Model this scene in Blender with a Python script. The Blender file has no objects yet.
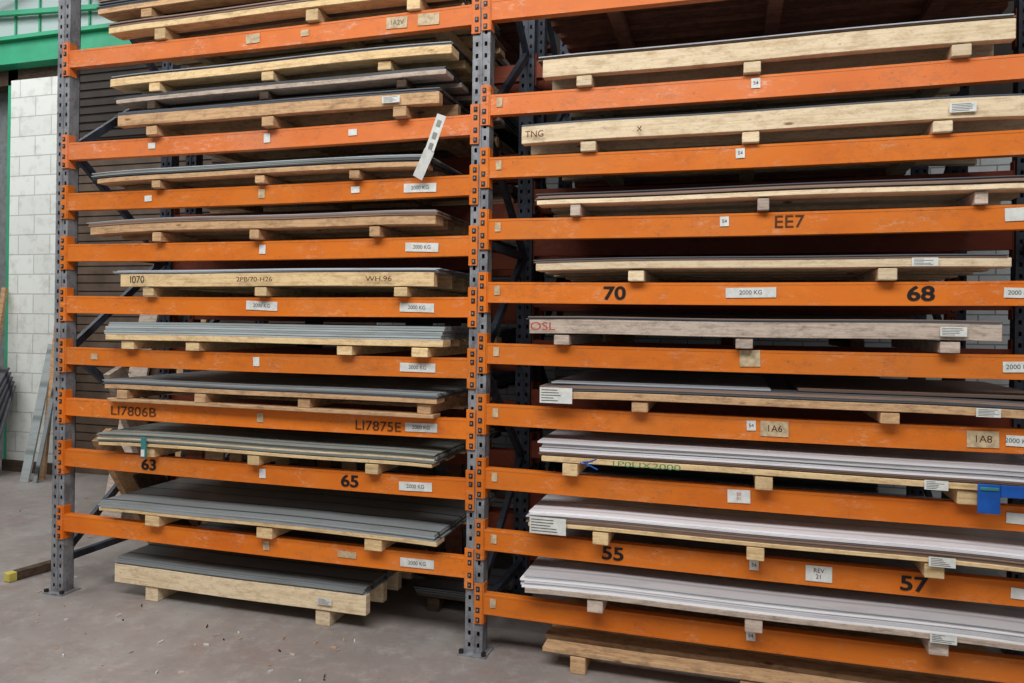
import bpy, math, random
from mathutils import Matrix, Vector
R = random.Random(7)
S = bpy.context.scene
COL = S.collection

# ---------------------------------------------------------------- materials
def srgb(r, g, b):
    f = lambda c: ((c/255)/12.92) if c/255 <= 0.04045 else (((c/255)+0.055)/1.055)**2.4
    return (f(r), f(g), f(b), 1)

def new_mat(name, rough=0.7, metal=0.0, spec=0.4):
    m = bpy.data.materials.new(name); m.use_nodes = True
    nt = m.node_tree; b = nt.nodes['Principled BSDF']
    b.inputs['Roughness'].default_value = rough
    b.inputs['Metallic'].default_value = metal
    b.inputs['Specular IOR Level'].default_value = spec
    return m, nt, b

def coord(nt, scale, kind='Object'):
    tc = nt.nodes.new('ShaderNodeTexCoord'); mp = nt.nodes.new('ShaderNodeMapping')
    mp.inputs['Scale'].default_value = scale
    nt.links.new(tc.outputs[kind], mp.inputs['Vector']); return mp.outputs[0]

def noise(nt, vec, sc, det=4, rough=0.6, dist=0):
    n = nt.nodes.new('ShaderNodeTexNoise'); n.inputs['Scale'].default_value = sc
    n.inputs['Detail'].default_value = det; n.inputs['Roughness'].default_value = rough
    n.inputs['Distortion'].default_value = dist
    nt.links.new(vec, n.inputs['Vector']); return n.outputs['Fac']

def ramp(nt, fac, stops):
    r = nt.nodes.new('ShaderNodeValToRGB'); e = r.color_ramp.elements
    while len(e) < len(stops): e.new(0.5)
    for i, (p, c) in enumerate(stops):
        e[i].position = p; e[i].color = c if len(c) == 4 else (*c, 1)
    nt.links.new(fac, r.inputs[0]); return r.outputs[0]

def mix(nt, fac, a, b, mode='MIX'):
    m = nt.nodes.new('ShaderNodeMix'); m.data_type = 'RGBA'; m.blend_type = mode
    for s, v in ((0, fac), (6, a), (7, b)):
        if isinstance(v, bpy.types.NodeSocket): nt.links.new(v, m.inputs[s])
        else: m.inputs[s].default_value = v
    return m.outputs[2]

def mul(nt, a, b):
    m = nt.nodes.new('ShaderNodeMath'); m.operation = 'MULTIPLY'
    nt.links.new(a, m.inputs[0]); nt.links.new(b, m.inputs[1]); return m.outputs[0]

def tint(nt, col, lo=0.6, hi=1.25):
    a = nt.nodes.new('ShaderNodeAttribute'); a.attribute_name = 'tint'
    mr = nt.nodes.new('ShaderNodeMapRange'); mr.inputs[3].default_value = lo; mr.inputs[4].default_value = hi
    nt.links.new(a.outputs['Fac'], mr.inputs[0])
    cb = nt.nodes.new('ShaderNodeCombineColor')
    for i in range(3): nt.links.new(mr.outputs[0], cb.inputs[i])
    return mix(nt, 1.0, col, cb.outputs[0], 'MULTIPLY')

def bump(nt, b, h, st=0.3, d=0.004):
    n = nt.nodes.new('ShaderNodeBump'); n.inputs['Strength'].default_value = st; n.inputs['Distance'].default_value = d
    nt.links.new(h, n.inputs['Height']); nt.links.new(n.outputs[0], b.inputs['Normal'])

def wood(name, c1, c2, c3):
    m, nt, b = new_mat(name, 0.85, 0, 0.2)
    v = coord(nt, (1.2, 9, 34))
    g = noise(nt, v, 2.2, 6, 0.7, 0.6)
    c = ramp(nt, g, [(0.3, c2), (0.52, c1), (0.75, c1)])
    s = noise(nt, coord(nt, (3, 6, 9)), 4, 8, 0.8)
    f = ramp(nt, s, [(0.47, (0, 0, 0)), (0.66, (0.8, 0.8, 0.8))])
    c = mix(nt, f, c, c3)
    s = noise(nt, coord(nt, (4, 8, 12)), 7, 8, 0.8)
    f = ramp(nt, s, [(0.58, (0, 0, 0)), (0.68, (0.6, 0.6, 0.6))])
    c = mix(nt, f, c, srgb(88, 70, 56))
    vo = nt.nodes.new('ShaderNodeTexVoronoi'); vo.inputs['Scale'].default_value = 3.2
    nt.links.new(coord(nt, (1, 1, 3)), vo.inputs['Vector'])
    k = ramp(nt, vo.outputs['Distance'], [(0.04, (0.85, 0.85, 0.85)), (0.09, (0, 0, 0))])
    c = mix(nt, k, c, srgb(120, 76, 42))
    c = tint(nt, c, 0.74, 1.12)
    nt.links.new(c, b.inputs['Base Color']); bump(nt, b, g, 0.35)
    return m

W_PALE = wood('wood_pale_pine', srgb(238, 214, 178), srgb(212, 184, 144), srgb(188, 158, 122))
W_YEL = wood('wood_yellow_pine', srgb(234, 202, 152), srgb(206, 168, 118), srgb(174, 138, 98))
W_BRN = wood('wood_brown', srgb(214, 172, 128), srgb(176, 134, 96), srgb(134, 102, 76))
W_GRY = wood('wood_weathered_grey', srgb(206, 186, 168), srgb(168, 146, 130), srgb(128, 112, 100))
W_DRK = wood('wood_dark', srgb(92, 74, 60), srgb(62, 50, 40), srgb(44, 36, 30))
W_RED = wood('wood_reddish', srgb(140, 90, 70), srgb(104, 66, 52), srgb(76, 54, 44))

def paint(name, a1, a2, a3, dirt, chip, rough=0.6):
    m, nt, b = new_mat(name, rough, 0, 0.3)
    v = coord(nt, (1, 1, 1))
    n1 = noise(nt, v, 1.7, 3, 0.5)
    c = ramp(nt, n1, [(0.3, a1), (0.5, a2), (0.72, a3)])
    big = ramp(nt, noise(nt, coord(nt, (1, 1, 2)), 2.6, 3, 0.6), [(0.42, (0.1,)*3), (0.62, (0.95,)*3)])
    n2 = noise(nt, coord(nt, (1, 1, 1.6)), 11, 12, 0.82)
    f = ramp(nt, n2, [(0.47, (0, 0, 0)), (0.62, (0.6,)*3)])
    c = mix(nt, mul(nt, f, big), c, dirt)
    n3 = noise(nt, coord(nt, (1, 1, 1.6)), 25, 12, 0.85)
    f = ramp(nt, n3, [(0.56, (0, 0, 0)), (0.61, (0.75,)*3)])
    c = mix(nt, mul(nt, f, big), c, srgb(84, 62, 52))
    n5 = noise(nt, coord(nt, (2.2, 8, 46)), 3.0, 8, 0.7)
    f = ramp(nt, n5, [(0.63, (0, 0, 0)), (0.68, (0.5,)*3)])
    c = mix(nt, mul(nt, f, big), c, srgb(110, 76, 58))
    big2 = ramp(nt, noise(nt, coord(nt, (1.3, 1, 2.2)), 3.3, 3, 0.6), [(0.5, (0,)*3), (0.64, (1,)*3)])
    n4 = noise(nt, coord(nt, (1, 1, 2.5)), 17, 12, 0.85)
    f = ramp(nt, n4, [(0.51, (0, 0, 0)), (0.58, (0.6,)*3)])
    c = mix(nt, mul(nt, f, big2), c, chip)
    c = tint(nt, c, 0.88, 1.08)
    nt.links.new(c, b.inputs['Base Color']); bump(nt, b, n3, 0.06, 0.002)
    return m
ORANGE = paint('orange_beam_paint', srgb(214, 106, 20), srgb(224, 118, 28), srgb(216, 120, 44), srgb(170, 94, 46), srgb(222, 168, 130))
ORANGE_TOP = paint('faded_orange_beam_paint', srgb(208, 106, 44), srgb(216, 116, 54), srgb(212, 126, 82), srgb(160, 98, 70), srgb(224, 184, 160))
RED_BRN = paint('red_brown_beam', srgb(124, 54, 34), srgb(138, 62, 38), srgb(128, 66, 44), srgb(84, 50, 40), srgb(150, 96, 74))  # darker red-brown version of the beam orange, for rear and second-row beams

def steel(name, a, bb, rough=0.55, metal=0.1):
    m, nt, b = new_mat(name, rough, metal, 0.4)
    n = noise(nt, coord(nt, (1, 1, 0.5)), 14, 6, 0.7)
    c = ramp(nt, n, [(0.35, bb), (0.6, a)])
    n2 = noise(nt, coord(nt, (1, 1, 1)), 24, 8, 0.8)
    f = ramp(nt, n2, [(0.54, (0, 0, 0)), (0.63, (0.7, 0.7, 0.7))])
    c = mix(nt, f, c, srgb(98, 70, 54))
    nt.links.new(c, b.inputs['Base Color']); return m
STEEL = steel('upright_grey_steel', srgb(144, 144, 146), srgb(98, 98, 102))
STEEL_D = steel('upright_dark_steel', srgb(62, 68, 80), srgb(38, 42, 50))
HOOK_SHADE = steel('hook_steel_slot_shade', srgb(48, 38, 36), srgb(26, 22, 22))  # hook and bolt steel, also the shade plate inside the posts

def sheet(name, c1, c2, c3, rough=0.45, lines=6, edge=0.1):
    m, nt, b = new_mat(name, rough, 0, 0.45)
    w = nt.nodes.new('ShaderNodeTexWave'); w.bands_direction = 'Y'
    w.inputs['Scale'].default_value = lines; w.inputs['Distortion'].default_value = 0.3
    w.inputs['Detail'].default_value = 2; w.inputs['Detail Scale'].default_value = 0.5
    nt.links.new(coord(nt, (0.1, 1, 0)), w.inputs['Vector'])
    f = ramp(nt, w.outputs['Fac'], [(0.01, (0, 0, 0)), (edge, (1, 1, 1))])
    c = mix(nt, f, c2, c1)
    n = noise(nt, coord(nt, (1, 4, 8)), 3, 6, 0.7)
    g = ramp(nt, n, [(0.48, (0, 0, 0)), (0.72, (0.8, 0.8, 0.8))])
    c = mix(nt, g, c, c3)
    c = tint(nt, c, 0.66, 1.12)
    nt.links.new(c, b.inputs['Base Color']); return m
SH_SLATE = sheet('sheet_slate', srgb(148, 151, 151), srgb(56, 58, 58), srgb(128, 127, 124), 0.38, 1.9, 0.06)
SH_OLIVE = sheet('sheet_olive_grey', srgb(146, 149, 142), srgb(84, 88, 80), srgb(118, 116, 106), 0.4, 2.5, 0.08)
SH_GRN = sheet('sheet_pale_green_grey', srgb(182, 188, 186), srgb(140, 146, 144), srgb(150, 152, 147), 0.42, 4)
SH_PINK = sheet('sheet_pinkish_film', srgb(214, 208, 210), srgb(176, 168, 170), srgb(182, 174, 174), 0.33, 2, 0.08)
SH_WHT = sheet('sheet_pale_film', srgb(240, 236, 237), srgb(208, 201, 204), srgb(214, 207, 209), 0.3, 2, 0.08)
SH_BRN = sheet('sheet_brown_board', srgb(142, 114, 98), srgb(104, 82, 70), srgb(104, 90, 82), 0.55, 2)
SH_DRK = sheet('sheet_dark', srgb(94, 95, 99), srgb(50, 50, 54), srgb(82, 78, 76), 0.33, 2)
SH_GRY = sheet('sheet_grey', srgb(170, 173, 177), srgb(134, 137, 142), srgb(136, 135, 134), 0.33, 2)

def plain(name, c, rough=0.7, var=0.15, sc=12):
    m, nt, b = new_mat(name, rough, 0, 0.3)
    n = noise(nt, coord(nt, (1, 1, 1)), sc, 4)
    d = tuple(x*(1-var*2) for x in c[:3])+(1,)
    nt.links.new(ramp(nt, n, [(0.35, d), (0.65, c)]), b.inputs['Base Color']); return m
PAPER = plain('label_paper', srgb(226, 224, 216), 0.6, 0.1, 30)
PAPER_Y = plain('label_paper_aged', srgb(212, 186, 148), 0.6, 0.2, 40)
INK = plain('ink_black', srgb(30, 26, 26), 0.7)
INK_G = plain('ink_grey', srgb(110, 106, 104), 0.7)
INK_S = plain('ink_brown', srgb(92, 54, 32), 0.8)
INK_R = plain('ink_red', srgb(190, 70, 60), 0.8)
BLUE = plain('blue_plastic', srgb(30, 90, 176), 0.4)
GREEN = plain('green_paint', srgb(56, 160, 118), 0.5, 0.1, 3)
GREEN_L = plain('green_marker', srgb(70, 150, 90), 0.6)
TEAL = plain('teal_plastic', srgb(60, 130, 130), 0.5)
YEL = plain('yellow_paint', srgb(206, 186, 90), 0.5)

# ---------------------------------------------------------------- mesh builder
class MB:
    def __init__(s): s.v = []; s.f = []; s.m = []; s.t = []; s.mats = []
    def mi(s, m):
        if m not in s.mats: s.mats.append(m)
        return s.mats.index(m)
    def box(s, x0, x1, y0, y1, z0, z1, m, t=None, nx=1, w=None, sk=0.0):
        t = R.random() if t is None else t
        k = s.mi(m); b = len(s.v)
        for i in range(nx+1):
            x = x0+(x1-x0)*i/nx; dz = w(x) if w else 0; dy = sk*(x-(x0+x1)/2)
            s.v += [(x, y0+dy, z0+dz), (x, y1+dy, z0+dz), (x, y1+dy, z1+dz), (x, y0+dy, z1+dz)]
        F = []
        for i in range(nx):
            a = b+4*i; c = a+4
            for j in range(4):
                F.append((a+j, a+(j+1) % 4, c+(j+1) % 4, c+j))
        F.append((b+3, b+2, b+1, b)); e = b+4*nx; F.append((e, e+1, e+2, e+3))
        for f in F: s.f.append(f[::-1]); s.m.append(k); s.t.append(t)
    def obox(s, p0, p1, wd, th, m, t=None, up=(1, 0, 0)):
        t = R.random() if t is None else t
        p0 = Vector(p0); p1 = Vector(p1); d = (p1-p0).normalized(); u = Vector(up)
        u = (u-d*u.dot(d)).normalized(); n = d.cross(u)
        b = len(s.v); k = s.mi(m)
        for p in (p0, p1):
            for a, c in ((-1, -1), (1, -1), (1, 1), (-1, 1)):
                s.v.append(tuple(p+u*wd/2*a+n*th/2*c))
        for f in ((0, 1, 2, 3), (7, 6, 5, 4), (0, 4, 5, 1), (1, 5, 6, 2), (2, 6, 7, 3), (3, 7, 4, 0)):
            s.f.append(tuple(b+i for i in f)[::-1]); s.m.append(k); s.t.append(t)
    def build(s, name, parent=None, bev=0.0, loc=None):
        me = bpy.data.meshes.new(name); me.from_pydata(s.v, [], s.f)
        for m in s.mats: me.materials.append(m)
        for i, p in enumerate(me.polygons): p.material_index = s.m[i]
        a = me.attributes.new('tint', 'FLOAT', 'FACE')
        for i, t in enumerate(s.t): a.data[i].value = t
        me.update()
        o = bpy.data.objects.new(name, me); COL.objects.link(o)
        if parent: o.parent = parent
        if bev:
            md = o.modifiers.new('bevel', 'BEVEL'); md.width = bev; md.segments = 1; md.limit_method = 'ANGLE'
        return o

def empty(name, loc=(0, 0, 0)):
    e = bpy.data.objects.new(name, None); COL.objects.link(e); e.empty_display_size = 0.1
    return e

def text(name, body, x, y, z, size, mat, parent, rot=0, bold=0.0, sx=1.0):
    c = bpy.data.curves.new(name, 'FONT'); c.body = body; c.size = size; c.align_x = 'CENTER'; c.align_y = 'CENTER'
    c.extrude = 0.0004; c.offset = bold
    c.materials.append(mat)
    o = bpy.data.objects.new(name, c); COL.objects.link(o); o.location = (x, y, z)
    o.rotation_euler = (math.pi/2, rot, 0); o.scale = (sx, 1, 1); o.parent = parent
    return o

# ---------------------------------------------------------------- rack
XL, XM, XR = -3.93, -1.23, 1.47
PW = 0.094
RD = 0.95
LB = [3.262, 2.70, 2.392, 2.082, 1.768, 1.456, 1.145, 0.836, 0.438]
RB = [3.274, 2.792, 2.475, 2.163, 1.844, 1.535, 1.226, 0.903, 0.590, 0.266]
BH = 0.104
rack = empty('pallet_rack')

def post(name, xc, y0, y1, mat, par):
    mb = MB(); H = 4.3; h = PW/2; th = 0.004
    yf, yb = (y0, y1)
    mb.box(xc-h, xc-h+th, yf, yb, 0, H, mat, 0.5); mb.box(xc+h-th, xc+h, yf, yb, 0, H, mat, 0.5)
    mb.box(xc-h, xc-h+0.02, yb-th, yb, 0, H, mat, 0.5); mb.box(xc+h-0.02, xc+h, yb-th, yb, 0, H, mat, 0.5)
    cols = [xc-0.024, xc+0.024]; hw = 0.0075
    edges = [xc-h+th, cols[0]-hw, cols[0]+hw, cols[1]-hw, cols[1]+hw, xc+h-th]
    for i in (0, 2, 4): mb.box(edges[i], edges[i+1], yf, yf+th, 0, H, mat, 0.5)
    z = 0.0
    while z < H:
        for i in (1, 3): mb.box(edges[i], edges[i+1], yf, yf+th, z, min(z+0.037, H), mat, 0.5)
        z += 0.06
    mb.box(xc-0.006, xc+0.006, yf-0.004, yf, 0, H, mat, 0.5)
    mb.box(xc-h+th, xc+h-th, yb-0.02, yb-0.016, 0, H, HOOK_SHADE, 0.3)  # dark plate inside the post, painting the shade behind the slots
    mb.box(xc-0.075, xc+0.075, yf-0.035, yb+0.03, 0, 0.008, mat, 0.4)
    for sx in (-0.06, 0.06): mb.box(xc+sx-0.01, xc+sx+0.01, yf-0.028, yf-0.010, 0.008, 0.028, HOOK_SHADE)
    return mb.build(name, par)

def frame(i, xc, yo, par, mt):
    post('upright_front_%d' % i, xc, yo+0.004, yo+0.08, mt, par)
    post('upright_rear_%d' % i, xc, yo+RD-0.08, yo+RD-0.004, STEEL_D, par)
    mb = MB()
    z = 0.25; flip = False
    while z < 4.0:
        ya, yb_ = (0.07, RD-0.09) if not flip else (RD-0.09, 0.07)
        mb.obox((xc, yo+ya, z), (xc, yo+yb_, z+0.62), 0.03, 0.045, STEEL_D)
        z += 0.62; flip = not flip
    for z in (0.2, 2.1, 4.0): mb.box(xc-0.018, xc+0.018, yo+0.08, yo+RD-0.08, z-0.02, z+0.02, STEEL_D)
    mb.build('frame_lacing_%d' % i, par)
for i, xc in enumerate((XL, XM, XR)): frame(i+1, xc, 0, rack, STEEL)

def beam(name, x0, x1, zc, front=True, mat=None, yo=0.0, par=None):
    mat = mat or ((ORANGE if zc < 2.6 else ORANGE_TOP) if front else RED_BRN); par = par or rack
    mb = MB(); z0, z1 = zc-BH/2, zc+BH/2
    sag = lambda x: -0.006*math.sin(math.pi*(x-x0)/(x1-x0))
    if front: ya, yb = yo, yo+0.045; yp = yo-0.004
    else: ya, yb = yo+RD-0.045, yo+RD; yp = yo+RD
    t = R.random()
    mb.box(x0, x1, ya, yb, z0, z1, mat, t, 12, sag)
    l0, l1 = (ya-0.0015, ya) if front else (yb, yb+0.0015)
    mb.box(x0, x1, l0, l1, z0, z0+0.012, mat, t, 12, sag)
    mb.box(x0, x1, l0, l1, z1-0.012, z1, mat, t, 12, sag)
    for xe, sgn in ((x0, -1), (x1, 1)):
        a, b = sorted((xe, xe+sgn*0.043))
        mb.box(a, b, yp-0.004 if front else yp, yp+0.003 if front else yp+0.005, z0-0.05, z1+0.05, mat, t)
        a2, b2 = sorted((xe, xe-sgn*0.006))
        mb.box(a2, b2, yp if front else yo+RD-0.05, yo+0.05 if front else yp+0.004, z0-0.05, z1+0.05, mat, t)
        if front:
            for zz in (z0-0.03, z0+0.02, z1-0.02, z1+0.022):
                xc = xe+sgn*0.024
                mb.box(xc-0.010, xc+0.010, yp-0.007, yp-0.004, zz-0.013, zz+0.013, HOOK_SHADE)
                mb.box(xc-0.004, xc+0.004, yp-0.011, yp-0.007, zz-0.005, zz+0.006, STEEL)
    return mb.build(name, par, 0.0015)

for k, z in enumerate(LB):
    beam('beam_bay1_front_%d' % k, XL+PW/2, XM-PW/2, z); beam('beam_bay1_rear_%d' % k, XL+PW/2, XM-PW/2, z, False)
for k, z in enumerate(RB):
    beam('beam_bay2_front_%d' % k, XM+PW/2, XR-PW/2, z); beam('beam_bay2_rear_%d' % k, XM+PW/2, XR-PW/2, z, False)

lab = MB()
LR = random.Random(3)
def blabel(x, z, w=0.13, h=0.042, p=PAPER, tx='2000 KG', dz=0.0, ink=None, ts=0.6):
    # hand-applied stickers: slightly rotated
    a = LR.uniform(-0.02, 0.02)
    lab.obox((x-w/2, -0.0035, z+dz-a*w), (x+w/2, -0.0035, z+dz+a*w), 0.002, h, p, up=(0, 1, 0))
    if tx: text('label_text', tx, x, -0.0052, z+dz, h*ts, ink or INK_G, rack, rot=-a*2)
for k in range(2, 9): blabel(-1.545+LR.uniform(-0.02, 0.02), LB[k]-0.004, 0.19*LR.uniform(0.85, 1.05), 0.046)
blabel(-2.50, LB[4], 0.2, 0.05)
for k, x in ((0, -2.58), (1, -2.48), (2, -2.51), (3, -2.50), (5, -2.53), (6, -2.50), (7, -2.48), (8, -2.45)):
    blabel(x, LB[k], 0.04 if k else 0.09, 0.05, PAPER if k % 2 else PAPER_Y, '')
for k, x in ((1, -3.26), (2, -3.28), (5, -3.66), (0, -2.25), (8, -1.95), (2, -1.93), (1, -1.95)):
    blabel(x, LB[k], 0.05 if k != 8 else 0.11, 0.034, PAPER_Y if k in (8, 5, 0) else PAPER, '')
blabel(-1.70, LB[0], 0.12, 0.06, PAPER_Y, '1A2V'); blabel(-1.52, LB[0], 0.12, 0.06, PAPER_Y, '')
for k in range(1, 10): blabel(-1.128, RB[k]+0.01, 0.03, 0.045, PAPER_Y, '')
for k, x in ((1, 0.10), (2, 0.036), (3, -0.03), (6, 0.10), (8, 0.12), (9, 0.11)): blabel(x, RB[k]+0.01, 0.04, 0.045, PAPER, '54', ink=INK_S, ts=0.5)
blabel(0.09, RB[4], 0.22, 0.046); blabel(1.16, RB[4], 0.12, 0.042); blabel(1.17, RB[3]+0.01, 0.14, 0.055, tx=''); blabel(1.16, RB[5], 0.12, 0.045)
blabel(0.09, RB[5]+0.008, 0.09, 0.075, PAPER_Y, ''); blabel(0.20, RB[6], 0.12, 0.07, PAPER_Y, '1A6', ink=INK_S); blabel(1.03, RB[6], 0.12, 0.07, PAPER_Y, '1A8', ink=INK_S)
blabel(1.16, RB[6], 0.09, 0.045); blabel(0.05, RB[7]+0.005, 0.10, 0.06, PAPER, '50\n01', ink=INK_R, ts=0.35); blabel(0.395, RB[8], 0.11, 0.07, PAPER, 'REV\n21', ink=INK_S, ts=0.38)
blabel(1.17, RB[7], 0.10, 0.045, tx=''); blabel(1.19, RB[8], 0.10, 0.045, tx='')
lab.build('beam_labels', rack)
for t_, x, z in (('63', -3.25, LB[7]), ('65', -1.94, LB[7]), ('70', -0.535, RB[4]), ('68', 0.788, RB[4]), ('55', -0.526, RB[8]), ('57', 0.775, RB[8])):
    for o_ in (-0.0015, 0.0015):
        text('stencil_number', t_, x+o_, -0.003+o_*0.2, z+o_*0.3-0.006, 0.088, INK, rack, bold=0.0012, sx=1.25)
text('marker_writing', 'LI7806B', -3.37, -0.003, LB[6]-0.008, 0.075, INK_S, rack, sx=1.35)
text('marker_writing', 'LI7875E', -1.78, -0.003, LB[6]-0.012, 0.07, INK_S, rack, sx=1.2)
text('marker_writing', 'EE7', 0.25, -0.003, RB[3], 0.08, INK_S, rack, sx=1.1)

# ---------------------------------------------------------------- pallets
def pallet(x0, x1, z0, bearers, bh, bd, wd, sheets, y0=-0.055, depth=1.0, wb=None, bw=0.075, bottom=False,
           overs=0.0, sk=None, label=None, sag=0.008, nb=5, name='loaded_sheet_pallet', nx=16):
    e = empty(name)
    sk = R.uniform(-0.012, 0.012) if sk is None else sk
    wb = wb or wd; ph = R.uniform(0, 6); am = R.uniform(0.001, 0.003)
    lo, hi = min(bearers), max(bearers)
    def w(x):
        d = max(lo-x, x-hi, 0.0)
        return -sag*(d/0.4)**2+am*math.sin(x*4+ph)*(1 if d == 0 else 0.5)
    wz = lambda x: w(x) + 0.004
    y1 = y0+depth
    mb = MB(); zb = z0
    if bottom:
        for yy in (y0, y0+depth/2-0.05, y1-0.1): mb.box(x0+0.03, x1-0.02, yy, yy+0.1, zb, zb+0.02, wd, None, 8, None, sk)
        zb += 0.02
    for bx in bearers:
        t = R.random()
        jx = R.uniform(-0.01, 0.01)
        mb.box(bx-bw/2+jx, bx+bw/2+jx, y0+R.uniform(0, 0.012), y1, zb, zb+bh-0.002, wb, t)
    mb.build('bearers', e, 0.003)
    mb = MB()
    zt = zb+bh; db = min(0.11, depth/nb*0.7)
    if bd > 0.05: db = 0.05
    for i in range(nb):
        yy = y0+(depth-db)*i/(nb-1)
        mb.box(x0+R.uniform(-0.012, 0.012), x1+R.uniform(-0.015, 0.015), yy, yy+db, zt, zt+bd, wd, R.random() if i else R.uniform(0.4, 0.9), nx, wz, sk)
    mb.build('deck_boards', e, 0.002)
    zs = zt+bd
    mb = MB()
    for (m, th, n) in sheets:
        for k in range(n):
            a = R.uniform(-0.016, 0.012); b2 = R.uniform(-0.010, 0.010)
            mb.box(x0-overs+a, x1+overs+a*0.7, y0+0.004+b2, y1+0.01+b2, zs, zs+th*0.88, m, None, nx, wz, sk+R.uniform(-0.003, 0.003))
            zs += th
    if sheets: mb.build('sheet_stack', e)
    if label:
        lb = MB()
        for (x, w_, h_, p) in label:
            zc = zt+bd*0.5 + w(x) + 0.004
            yy = y0-0.014+sk*(x-(x0+x1)/2)
            lb.box(x-w_/2, x+w_/2, yy, yy+0.0015, zc-h_/2, zc+h_/2, p)
            for q in range(5):
                zz = zc+h_*(0.34-q*0.17)
                lb.box(x-w_/2+0.008, x+w_/2-R.uniform(0.08, 0.6)*w_, yy-0.0006, yy, zz-h_*0.03, zz+h_*0.03, INK_G)
        lb.build('paper_label', e)
    return e, zs

T = BH/2
# left bay
pallet(-3.55, -1.88, 0.0, [-3.30, -2.14], 0.085, 0.11, W_PALE, [(SH_SLATE, 0.011, 4)], y0=0.07, depth=0.86, bw=0.09, label=[(-2.12, 0.09, 0.035, PAPER)], sag=0.0)
pallet(-3.56, -1.42, LB[8]+T, [-3.18, -2.44, -1.765], 0.062, 0.022, W_YEL, [(SH_SLATE, 0.009, 4)], bw=0.1)
pallet(-3.555, -1.446, LB[7]+T, [-3.22, -2.518, -1.78], 0.055, 0.018, W_YEL, [(SH_OLIVE, 0.006, 3), (W_PALE, 0.008, 1), (SH_OLIVE, 0.007, 4)], overs=0.01)
pallet(-3.55, -1.42, LB[6]+T, [-3.41, -2.86, -2.195, -1.495], 0.052, 0.026, W_BRN, [(SH_DRK, 0.007, 2), (SH_SLATE, 0.006, 2)], bottom=True)
pallet(-3.51, -1.40, LB[5]+T, [-3.38, -2.91, -1.967, -1.52], 0.05, 0.034, W_YEL, [(SH_GRN, 0.012, 6)], bw=0.09)
e, _ = pallet(-3.43, -1.457, LB[4]+T, [-3.24, -2.467, -1.64], 0.05, 0.072, W_YEL, [(SH_GRY, 0.006, 4)], overs=0.03)
text('marker_writing', 'I070', -3.28, -0.08, LB[4]+T+0.09, 0.06, INK, e); text('marker_writing', '2PB/70-H26', -2.5, -0.075, LB[4]+T+0.09, 0.036, INK_S, e, sx=1.3)
text('marker_writing', 'WH.96', -1.75, -0.075, LB[4]+T+0.09, 0.036, INK_S, e, sx=1.4)
pallet(-3.65, -1.457, LB[3]+T, [-3.17, -2.52, -1.78], 0.055, 0.048, W_BRN, [(SH_BRN, 0.007, 3), (SH_GRY, 0.005, 1)], overs=0.02, bw=0.06)
pallet(-3.62, -1.52, LB[2]+T, [-3.18, -2.5, -1.908], 0.045, 0.026, W_BRN, [(SH_DRK, 0.008, 2), (SH_OLIVE, 0.006, 3), (SH_GRY, 0.006, 1)], bw=0.06, overs=0.03)
_, zt = pallet(-3.46, -1.44, LB[1]+T, [-3.22, -2.45, -1.65], 0.055, 0.062, W_BRN, [(SH_DRK, 0.007, 3)], wb=W_BRN, label=[(-1.70, 0.10, 0.035, PAPER)])
_, zt = pallet(-3.48, -1.40, zt+0.012, [-3.22, -2.48, -1.64], 0.045, 0.026, W_GRY, [(SH_DRK, 0.006, 3)], wb=W_DRK, bw=0.055)
_, zt = pallet(-3.52, -1.365, zt+0.012, [-3.20, -2.45, -1.75], 0.05, 0.045, W_YEL, [(SH_DRK, 0.006, 2), (SH_GRY, 0.006, 1)])
_, zt = pallet(-3.56, -1.40, LB[0]+T, [-3.2, -2.2, -1.6], 0.065, 0.035, W_YEL, [(SH_BRN, 0.008, 3)], y0=-0.03)
_, zt = pallet(-3.64, -1.45, zt+0.012, [-3.3, -2.3, -1.7], 0.05, 0.03, W_BRN, [(SH_DRK, 0.008, 4), (SH_BRN, 0.008, 4)], y0=-0.03)
# right bay
pallet(-0.98, 1.38, RB[0]+T, [-0.6, 0.2, 1.0], 0.05, 0.04, W_RED, [(SH_BRN, 0.01, 4)], y0=-0.02, nb=6)
pallet(-0.90, 1.11, RB[1]+T, [-0.70, 0.085, 0.92], 0.052, 0.086, W_PALE, [(SH_BRN, 0.006, 2), (SH_GRY, 0.005, 1)], y0=-0.03, overs=0.01)
e, _ = pallet(-1.01, 1.25, RB[2]+T, [-0.67, 0.08, 0.85], 0.05, 0.085, W_PALE, [(SH_DRK, 0.005, 2)], y0=-0.03, label=[(0.93, 0.10, 0.04, PAPER)])
text('marker_writing', 'TNG', -0.93, -0.052, RB[2]+T+0.09, 0.045, INK_S, e)
text('marker_writing', 'x', -0.42, -0.052, RB[2]+T+0.09, 0.05, INK_S, e)
pallet(-0.91, 1.22, RB[3]+T, [-0.73, 0.137, 1.0], 0.056, 0.022, W_PALE, [(SH_BRN, 0.007, 4), (SH_DRK, 0.005, 1)], y0=-0.04, bw=0.05, wb=W_GRY, overs=0.01)
pallet(-0.92, 1.10, RB[4]+T, [-0.42, 0.66], 0.054, 0.038, W_PALE, [(SH_BRN, 0.006, 1), (SH_DRK, 0.005, 2)], y0=-0.05, label=[(0.79, 0.10, 0.036, PAPER)], sag=0.004)
e, _ = pallet(-0.95, 1.08, RB[5]+T, [-0.78, 0.057, 0.90], 0.05, 0.070, W_GRY, [(SH_DRK, 0.005, 2), (SH_BRN, 0.005, 1)], y0=-0.05, wb=W_GRY, label=[(0.90, 0.10, 0.04, PAPER)])
text('marker_writing', 'OSL', -0.87, -0.08, RB[5]+T+0.088, 0.055, INK_R, e, sx=1.3)
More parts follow.
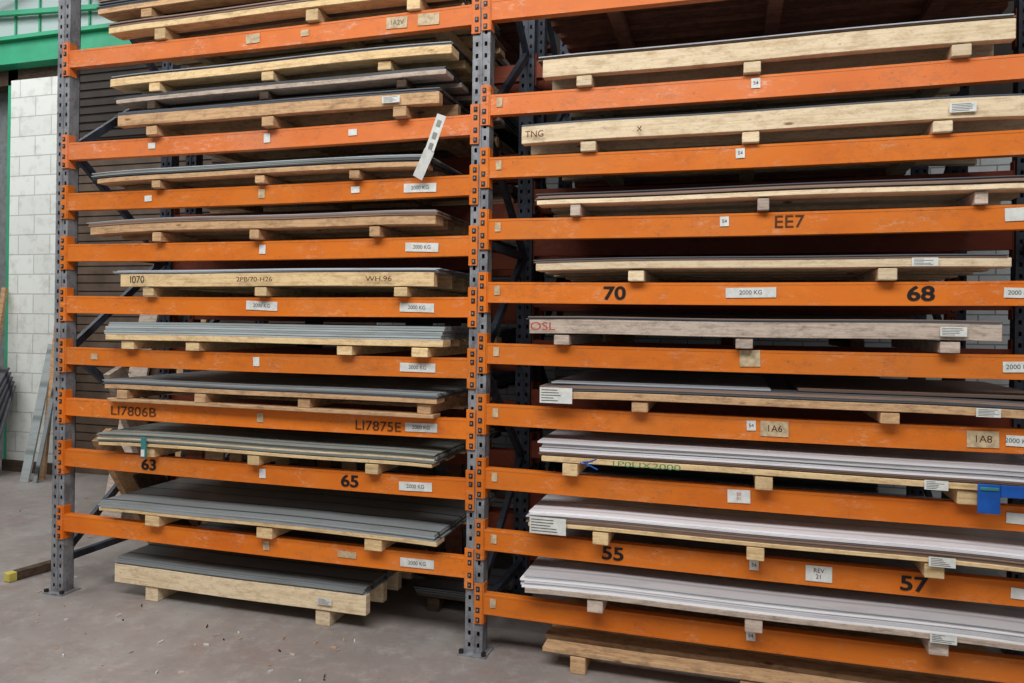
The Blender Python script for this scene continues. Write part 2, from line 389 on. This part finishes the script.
e, zt = pallet(-0.87, 1.30, RB[6]+T, [-0.40, 0.667], 0.05, 0.034, W_BRN, [(SH_DRK, 0.006, 2), (SH_WHT, 0.005, 1), (SH_BRN, 0.006, 2), (SH_DRK, 0.004, 1)], y0=-0.06, sag=0.005, label=[(-0.80, 0.16, 0.075, PAPER), (1.03, 0.09, 0.036, PAPER)])
mb = MB(); mb.box(-0.83, 0.18, -0.05, 0.93, zt+0.006, zt+0.012, SH_GRY, 0.6); mb.box(0.30, 1.30, 0.0, 0.95, zt+0.006, zt+0.016, SH_BRN, 0.4); mb.build('loose_sheets', e)
e, _ = pallet(-0.88, 1.32, RB[7]+T, [-0.74, 0.15, 0.97], 0.062, 0.026, W_YEL, [(SH_BRN, 0.007, 3), (SH_WHT, 0.009, 2), (SH_BRN, 0.004, 1), (SH_WHT, 0.010, 3)], y0=-0.06, wb=W_YEL, label=[(0.84, 0.09, 0.04, PAPER)])
text('marker_writing', '1P0UX2000', -0.37, -0.078, RB[7]+T+0.078, 0.035, GREEN_L, e, sx=1.9)
pallet(-0.93, 1.32, RB[8]+T, [-0.575, 0.128, 0.837], 0.062, 0.018, W_YEL, [(SH_BRN, 0.008, 3), (SH_PINK, 0.006, 1), (SH_BRN, 0.006, 1), (SH_WHT, 0.009, 2)], y0=-0.08, wb=W_YEL, label=[(-0.83, 0.18, 0.08, PAPER), (0.86, 0.10, 0.04, PAPER)])
pallet(-0.94, 1.30, RB[9]+T, [-0.60, 0.116, 0.864], 0.062, 0.026, W_GRY, [(SH_WHT, 0.011, 6)], y0=-0.08, wb=W_GRY, overs=0.01, label=[(0.87, 0.10, 0.04, PAPER)])
pallet(-0.87, 1.25, 0.0, [-0.69, 0.1, 0.9], 0.085, 0.022, W_BRN, [], y0=-0.05, nb=7, sag=0.004)
pallet(-1.75, -1.3, 0.0, [-1.65, -1.4], 0.08, 0.02, W_DRK, [(SH_DRK, 0.01, 3)], y0=0.45, depth=0.45)

# ---------------------------------------------------------------- filler rack row behind, added to darken the gaps
filler_rack = empty('pallet_rack')
Y2 = 1.12
for i, xc in enumerate((XL, XM, XR-0.25)): frame(i+1, xc, Y2, filler_rack, STEEL_D)
for z in LB: beam('filler_beam_a', XL+PW/2, XM-PW/2, z-0.03, True, RED_BRN, Y2, filler_rack)
for z in RB: beam('filler_beam_b', XM+PW/2, XR-0.25-PW/2, z-0.02, True, RED_BRN, Y2, filler_rack)
for zz, xs, x1 in [(z-0.03+T, XL+0.15, XM-0.12) for z in LB]+[(z-0.02+T, XM+0.12, XR-0.45) for z in RB]+[(LB[0]+0.5, XL+0.15, XM-0.12), (RB[0]+0.5, XM+0.12, XR-0.45), (2.92, XL+0.2, XM-0.2)]:  # dark stock for the filler row, extra top stacks added to darken the view
    a = xs+R.uniform(0, 0.2); b_ = x1-R.uniform(0, 0.2)
    pallet(a, b_, zz, [a+0.3, (a+b_)/2, b_-0.3], 0.06, 0.03, R.choice([W_DRK, W_BRN, W_RED]), [(R.choice([SH_DRK, SH_BRN, SH_DRK]), 0.02, R.randint(2, 6))], y0=Y2+R.uniform(-0.03, 0.03), nb=4, nx=1, sag=0)

# small items
mb = MB(); mb.box(0.99, 1.07, -0.095, -0.08, RB[7]+0.03, RB[7]+0.15, BLUE); mb.box(1.07, 1.2, -0.09, -0.082, RB[7]+0.10, RB[7]+0.15, BLUE); mb.box(0.995, 1.065, -0.10, -0.095, RB[7]+0.125, RB[7]+0.14, TEAL)
mb.build('blue_plastic_sleeve', None, 0.004)
mb = MB()
for a in range(5): mb.obox((-0.66+0.02*math.sin(a*2), -0.085, RB[7]+0.13), (-0.63+0.04*math.cos(a*1.7), -0.09, RB[7]+0.10+0.012*a), 0.006, 0.004, BLUE)
mb.build('blue_strap_end')
mb = MB(); mb.box(-3.235, -3.20, -0.085, -0.075, LB[7]+0.05, LB[7]+0.17, TEAL); mb.box(-3.23, -3.205, -0.09, -0.085, LB[7]+0.06, LB[7]+0.10, PAPER); mb.build('teal_strap', None, 0.002)
mb = MB(); mb.obox((-1.40, -0.10, 2.73), (-1.47, -0.085, 2.56), 0.05, 0.002, PAPER, 0.9); mb.obox((-1.47, -0.085, 2.56), (-1.55, -0.05, 2.43), 0.055, 0.002, PAPER, 0.9)
for s_ in (0.15, 0.5, 0.8):
    p = Vector((-1.40, -0.1028, 2.73)).lerp(Vector((-1.47, -0.0878, 2.56)), s_)
    mb.obox(p, p+Vector((-0.012, 0.0026, -0.03)), 0.022, 0.001, SH_OLIVE)
mb.build('hanging_paper_tag')

# ---------------------------------------------------------------- room
def floor_mat():
    m, nt, b = new_mat('worn_concrete', 0.5, 0, 0.4)
    v = coord(nt, (1, 1, 1))
    n = noise(nt, v, 0.8, 8, 0.65)
    c = ramp(nt, n, [(0.3, srgb(122, 113, 109)), (0.5, srgb(142, 131, 125)), (0.7, srgb(160, 155, 149))])
    n2 = noise(nt, v, 7, 14, 0.88)
    f = ramp(nt, n2, [(0.50, (0, 0, 0)), (0.64, (0.6, 0.6, 0.6))])
    c = mix(nt, f, c, srgb(178, 170, 162))
    n3 = noise(nt, coord(nt, (1, 1.6, 1)), 2.2, 12, 0.85, 0.4)
    f = ramp(nt, n3, [(0.53, (0, 0, 0)), (0.61, (0.45, 0.45, 0.45))])
    c = mix(nt, f, c, srgb(138, 108, 98))
    n4 = noise(nt, v, 13, 12, 0.88)
    f = ramp(nt, n4, [(0.55, (0, 0, 0)), (0.64, (0.5, 0.5, 0.5))])
    c = mix(nt, f, c, srgb(92, 84, 82))
    n5 = noise(nt, coord(nt, (1, 1, 1)), 1.5, 6, 0.7)
    f = ramp(nt, n5, [(0.58, (0, 0, 0)), (0.72, (0.4, 0.4, 0.4))])
    c = mix(nt, f, c, srgb(86, 78, 76))
    nt.links.new(c, b.inputs['Base Color'])
    nt.links.new(ramp(nt, n2, [(0.3, (0.4,)*3), (0.7, (0.75,)*3)]), b.inputs['Roughness'])
    bump(nt, b, n2, 0.2, 0.004)
    return m
mb = MB(); mb.box(-12, 7, -7, 8, -0.1, 0, floor_mat()); mb.build('floor')

def block_mat(name, c, mort, bw, bh_):
    m, nt, b = new_mat(name, 0.75, 0, 0.3)
    br = nt.nodes.new('ShaderNodeTexBrick')
    tc = nt.nodes.new('ShaderNodeTexCoord'); sp = nt.nodes.new('ShaderNodeSeparateXYZ'); cb = nt.nodes.new('ShaderNodeCombineXYZ')
    nt.links.new(tc.outputs['Object'], sp.inputs[0]); nt.links.new(sp.outputs[0], cb.inputs[0]); nt.links.new(sp.outputs[2], cb.inputs[1])
    nt.links.new(cb.outputs[0], br.inputs['Vector'])
    br.inputs['Scale'].default_value = 1; br.inputs['Brick Width'].default_value = bw; br.inputs['Row Height'].default_value = bh_
    br.inputs['Mortar Size'].default_value = 0.006; br.inputs['Mortar Smooth'].default_value = 0.3
    br.inputs['Color1'].default_value = c; br.inputs['Color2'].default_value = tuple(x*0.9 for x in c[:3])+(1,); br.inputs['Mortar'].default_value = mort
    n = noise(nt, coord(nt, (1, 1, 1)), 6, 6, 0.7)
    f = ramp(nt, n, [(0.5, (0, 0, 0)), (0.8, (0.6, 0.6, 0.6))])
    nt.links.new(mix(nt, f, br.outputs['Color'], srgb(150, 142, 130)), b.inputs['Base Color'])
    inv = nt.nodes.new('ShaderNodeMath'); inv.operation = 'SUBTRACT'; inv.inputs[0].default_value = 1
    nt.links.new(br.outputs['Fac'], inv.inputs[1]); bump(nt, b, inv.outputs[0], 0.6, 0.01)
    return m
BRICK = block_mat('painted_brick', srgb(196, 198, 196), srgb(136, 136, 134), 0.225, 0.075)
BLOCK = block_mat('painted_block', srgb(226, 226, 218), srgb(186, 184, 178), 0.44, 0.215)
SHUT = plain('brown_shutter', srgb(104, 86, 72), 0.6, 0.2, 4)
DKWALL = plain('dark_brown_wall', srgb(66, 58, 52), 0.8, 0.2, 2)  # dark brown tone for the lintel and the upper back wall
WY = 2.8
mb = MB(); mb.box(-3.2, 7, WY, WY+0.2, 0, 3.0, BRICK); mb.box(-3.2, 7, WY, WY+0.2, 3.0, 6.5, DKWALL); mb.build('wall_back')
mb = MB(); mb.box(-6.9, -3.2, WY, WY+0.2, 3.6, 4.4, DKWALL)
for k in range(9): mb.box(-6.9, -3.2, WY-0.02, WY, 3.62+k*0.087, 3.68+k*0.087, DKWALL)
mb.build('wall_lintel')
mb = MB(); mb.box(-7.61, -6.93, WY-0.12, WY+0.4, 0.0, 4.28, BLOCK); mb.box(-7.64, -6.90, WY-0.15, WY-0.12, 0, 0.12, W_DRK); mb.build('wall_pier')
mb = MB(); mb.box(-12, -7.61, WY+0.3, WY+0.5, 0, 4.45, plain('grey_wall', srgb(120, 124, 122))); mb.build('wall_back_left')
mb = MB(); z = 0
while z < 3.5:
    mb.box(-6.9, -3.24, WY+0.03, WY+0.07, z, z+0.075, SHUT); mb.box(-6.9, -3.24, WY+0.05, WY+0.09, z+0.075, z+0.09, SHUT); z += 0.09
mb.build('door_1')
mb = MB(); mb.box(-12, -3.0, WY-0.1, WY+0.2, 4.45, 4.76, GREEN); mb.box(-12, -3.0, WY-0.16, WY-0.1, 4.45, 4.49, GREEN); mb.box(-12, -3.0, WY-0.16, WY-0.1, 4.72, 4.76, GREEN)
mb.box(-7.80, -7.66, WY, WY+0.12, 0, 4.45, GREEN)
mb.build('trim_1')
mb = MB(); mb.box(-12, -6.9, WY+0.0, WY+0.2, 4.28, 4.45, W_DRK); mb.build('trim_2')
GL, nt, b = new_mat('frosted_glazing', 0.5); b.inputs['Base Color'].default_value = srgb(176, 188, 184)
w = MB()
for i in range(26):
    x = -12+i*0.35
    w.box(x, x+0.33, WY+0.1, WY+0.11, 4.76, 6.5, GL); w.box(x+0.33, x+0.35, WY+0.08, WY+0.12, 4.76, 6.5, GREEN)
w.obox((-12, WY+0.02, 5.3), (-5.8, WY+0.02, 5.0), 0.05, 0.05, GREEN, up=(0, 0, 1)); w.obox((-9.5, WY-0.02, 4.8), (-6.4, WY-0.02, 6.2), 0.07, 0.05, STEEL, up=(0, 0, 1)); w.obox((-8.2, WY-0.06, 6.0), (-6.0, WY-0.06, 4.9), 0.05, 0.05, STEEL_D, up=(0, 0, 1))
w.obox((-8.6, WY-0.06, 5.1), (-6.4, WY-0.06, 5.7), 0.04, 0.04, STEEL_D, up=(0, 0, 1))
w.build('window_1')
mb = MB(); mb.box(-12, 7, -7, 8, 6.5, 6.6, plain('ceiling_grey', srgb(150, 152, 150))); mb.build('ceiling')

# leaning planks and sheets by the pier
mb = MB()
mb.obox((-6.84, 2.45, 0), (-6.82, 2.66, 2.3), 0.06, 0.03, W_BRN, 0.5); mb.obox((-6.76, 2.3, 0), (-6.74, 2.62, 1.5), 0.05, 0.02, SH_SLATE)
mb.obox((-6.90, 2.3, 0), (-6.91, 2.62, 1.4), 0.11, 0.02, SH_GRN, 0.3); mb.build('leaning_plank_bundle')
mb = MB()
for k in range(5): mb.obox((-7.72+k*0.04, 1.9+k*0.09, 0), (-7.64+k*0.02, 2.55, 1.15-k*0.05), 0.45, 0.02, SH_DRK)
mb.obox((-7.55, 2.3, 0), (-7.59, 2.62, 2.0), 0.06, 0.03, W_BRN)
mb.build('leaning_dark_sheets')
mb = MB()
for k in range(9):
    x = -4.95+k*0.095+R.uniform(-0.02, 0.02)
    mb.obox((x+0.1, 1.3+R.uniform(0, 0.1), 0), (x-0.35+R.uniform(-0.06, 0.1), 2.3+R.uniform(0, 0.3), R.uniform(1.5, 2.2)), R.uniform(0.12, 0.2), 0.025, R.choice([W_BRN, W_DRK, W_RED, W_GRY]))
mb.build('leaning_timber_boards')
mb = MB()
mb.obox((-3.82, 0.95, 0.0), (-3.86, 0.35, 1.35), 0.05, 0.14, W_GRY, up=(1, 0, 0)); mb.obox((-3.75, 0.75, 0.0), (-3.80, 0.2, 0.95), 0.05, 0.13, W_BRN, up=(1, 0, 0)); mb.obox((-3.70, 0.9, 0.0), (-3.76, 0.5, 0.7), 0.04, 0.2, W_DRK)
# boards stood on end in the flue between the rack and the added row
for k in range(13):
    x = -3.80+k*0.19
    mb.obox((x, 1.00, 0.0), (x+R.uniform(-0.1, 0.06), 1.07, R.uniform(1.2, 1.9)), R.uniform(0.10, 0.17), 0.022, R.choice([W_BRN, W_DRK, W_RED, W_BRN]))
mb.build('leaning_planks')
mb = MB(); mb.obox((-4.38, 0.10, 0.03), (-4.33, 0.36, 0.03), 0.055, 0.06, W_DRK, up=(0, 0, 1)); mb.obox((-4.39, 0.05, 0.03), (-4.38, 0.10, 0.03), 0.055, 0.06, YEL, up=(0, 0, 1)); mb.build('timber_offcut', None, 0.003)
mb = MB()
for k in range(70):
    x = R.uniform(-6.8, -1.6); y = R.uniform(-0.7, 2.2) if x < -3.9 else R.uniform(-0.7, 0.0); a = R.uniform(0, 3)
    l_ = R.uniform(0.008, 0.035)
    mb.obox((x, y, 0.003), (x+l_*math.cos(a), y+l_*math.sin(a), 0.003), 0.010, 0.005, R.choice([PAPER, W_BRN, W_GRY, W_DRK]), up=(0, 0, 1))
mb.build('floor_debris')

# ---------------------------------------------------------------- lights
def area(name, loc, rot, sx, sy, p, col=(1, 1, 1)):
    l = bpy.data.lights.new(name, 'AREA'); l.shape = 'RECTANGLE'; l.size = sx; l.size_y = sy; l.energy = p; l.color = col
    o = bpy.data.objects.new(name, l); COL.objects.link(o); o.location = loc; o.rotation_euler = rot
area('rooflight', (-1.0, -3.8, 6.2), (math.radians(28), 0, 0), 7, 2.5, 610, (0.96, 0.985, 1))
area('rooflight', (-8.0, -0.5, 6.2), (0, 0, 0), 4, 4, 290, (0.94, 0.98, 1))
wd = bpy.data.worlds.new('world'); wd.use_nodes = True; S.world = wd
wd.node_tree.nodes['Background'].inputs[0].default_value = (0.88, 0.94, 1, 1); wd.node_tree.nodes['Background'].inputs[1].default_value = 0.3

# ---------------------------------------------------------------- camera
cam = bpy.data.cameras.new('camera'); cam.sensor_width = 36; cam.lens = 740/1024*36; cam.shift_y = -0.018
co = bpy.data.objects.new('camera', cam); COL.objects.link(co)
M = Matrix.Rotation(math.radians(16.4), 4, 'Z') @ Matrix.Rotation(math.pi/2, 4, 'X') @ Matrix.Rotation(math.radians(0.76), 4, 'Z')
co.matrix_world = Matrix.Translation((0, -3.56, 1.69)) @ M
S.camera = co
S.view_settings.view_transform = 'Standard'
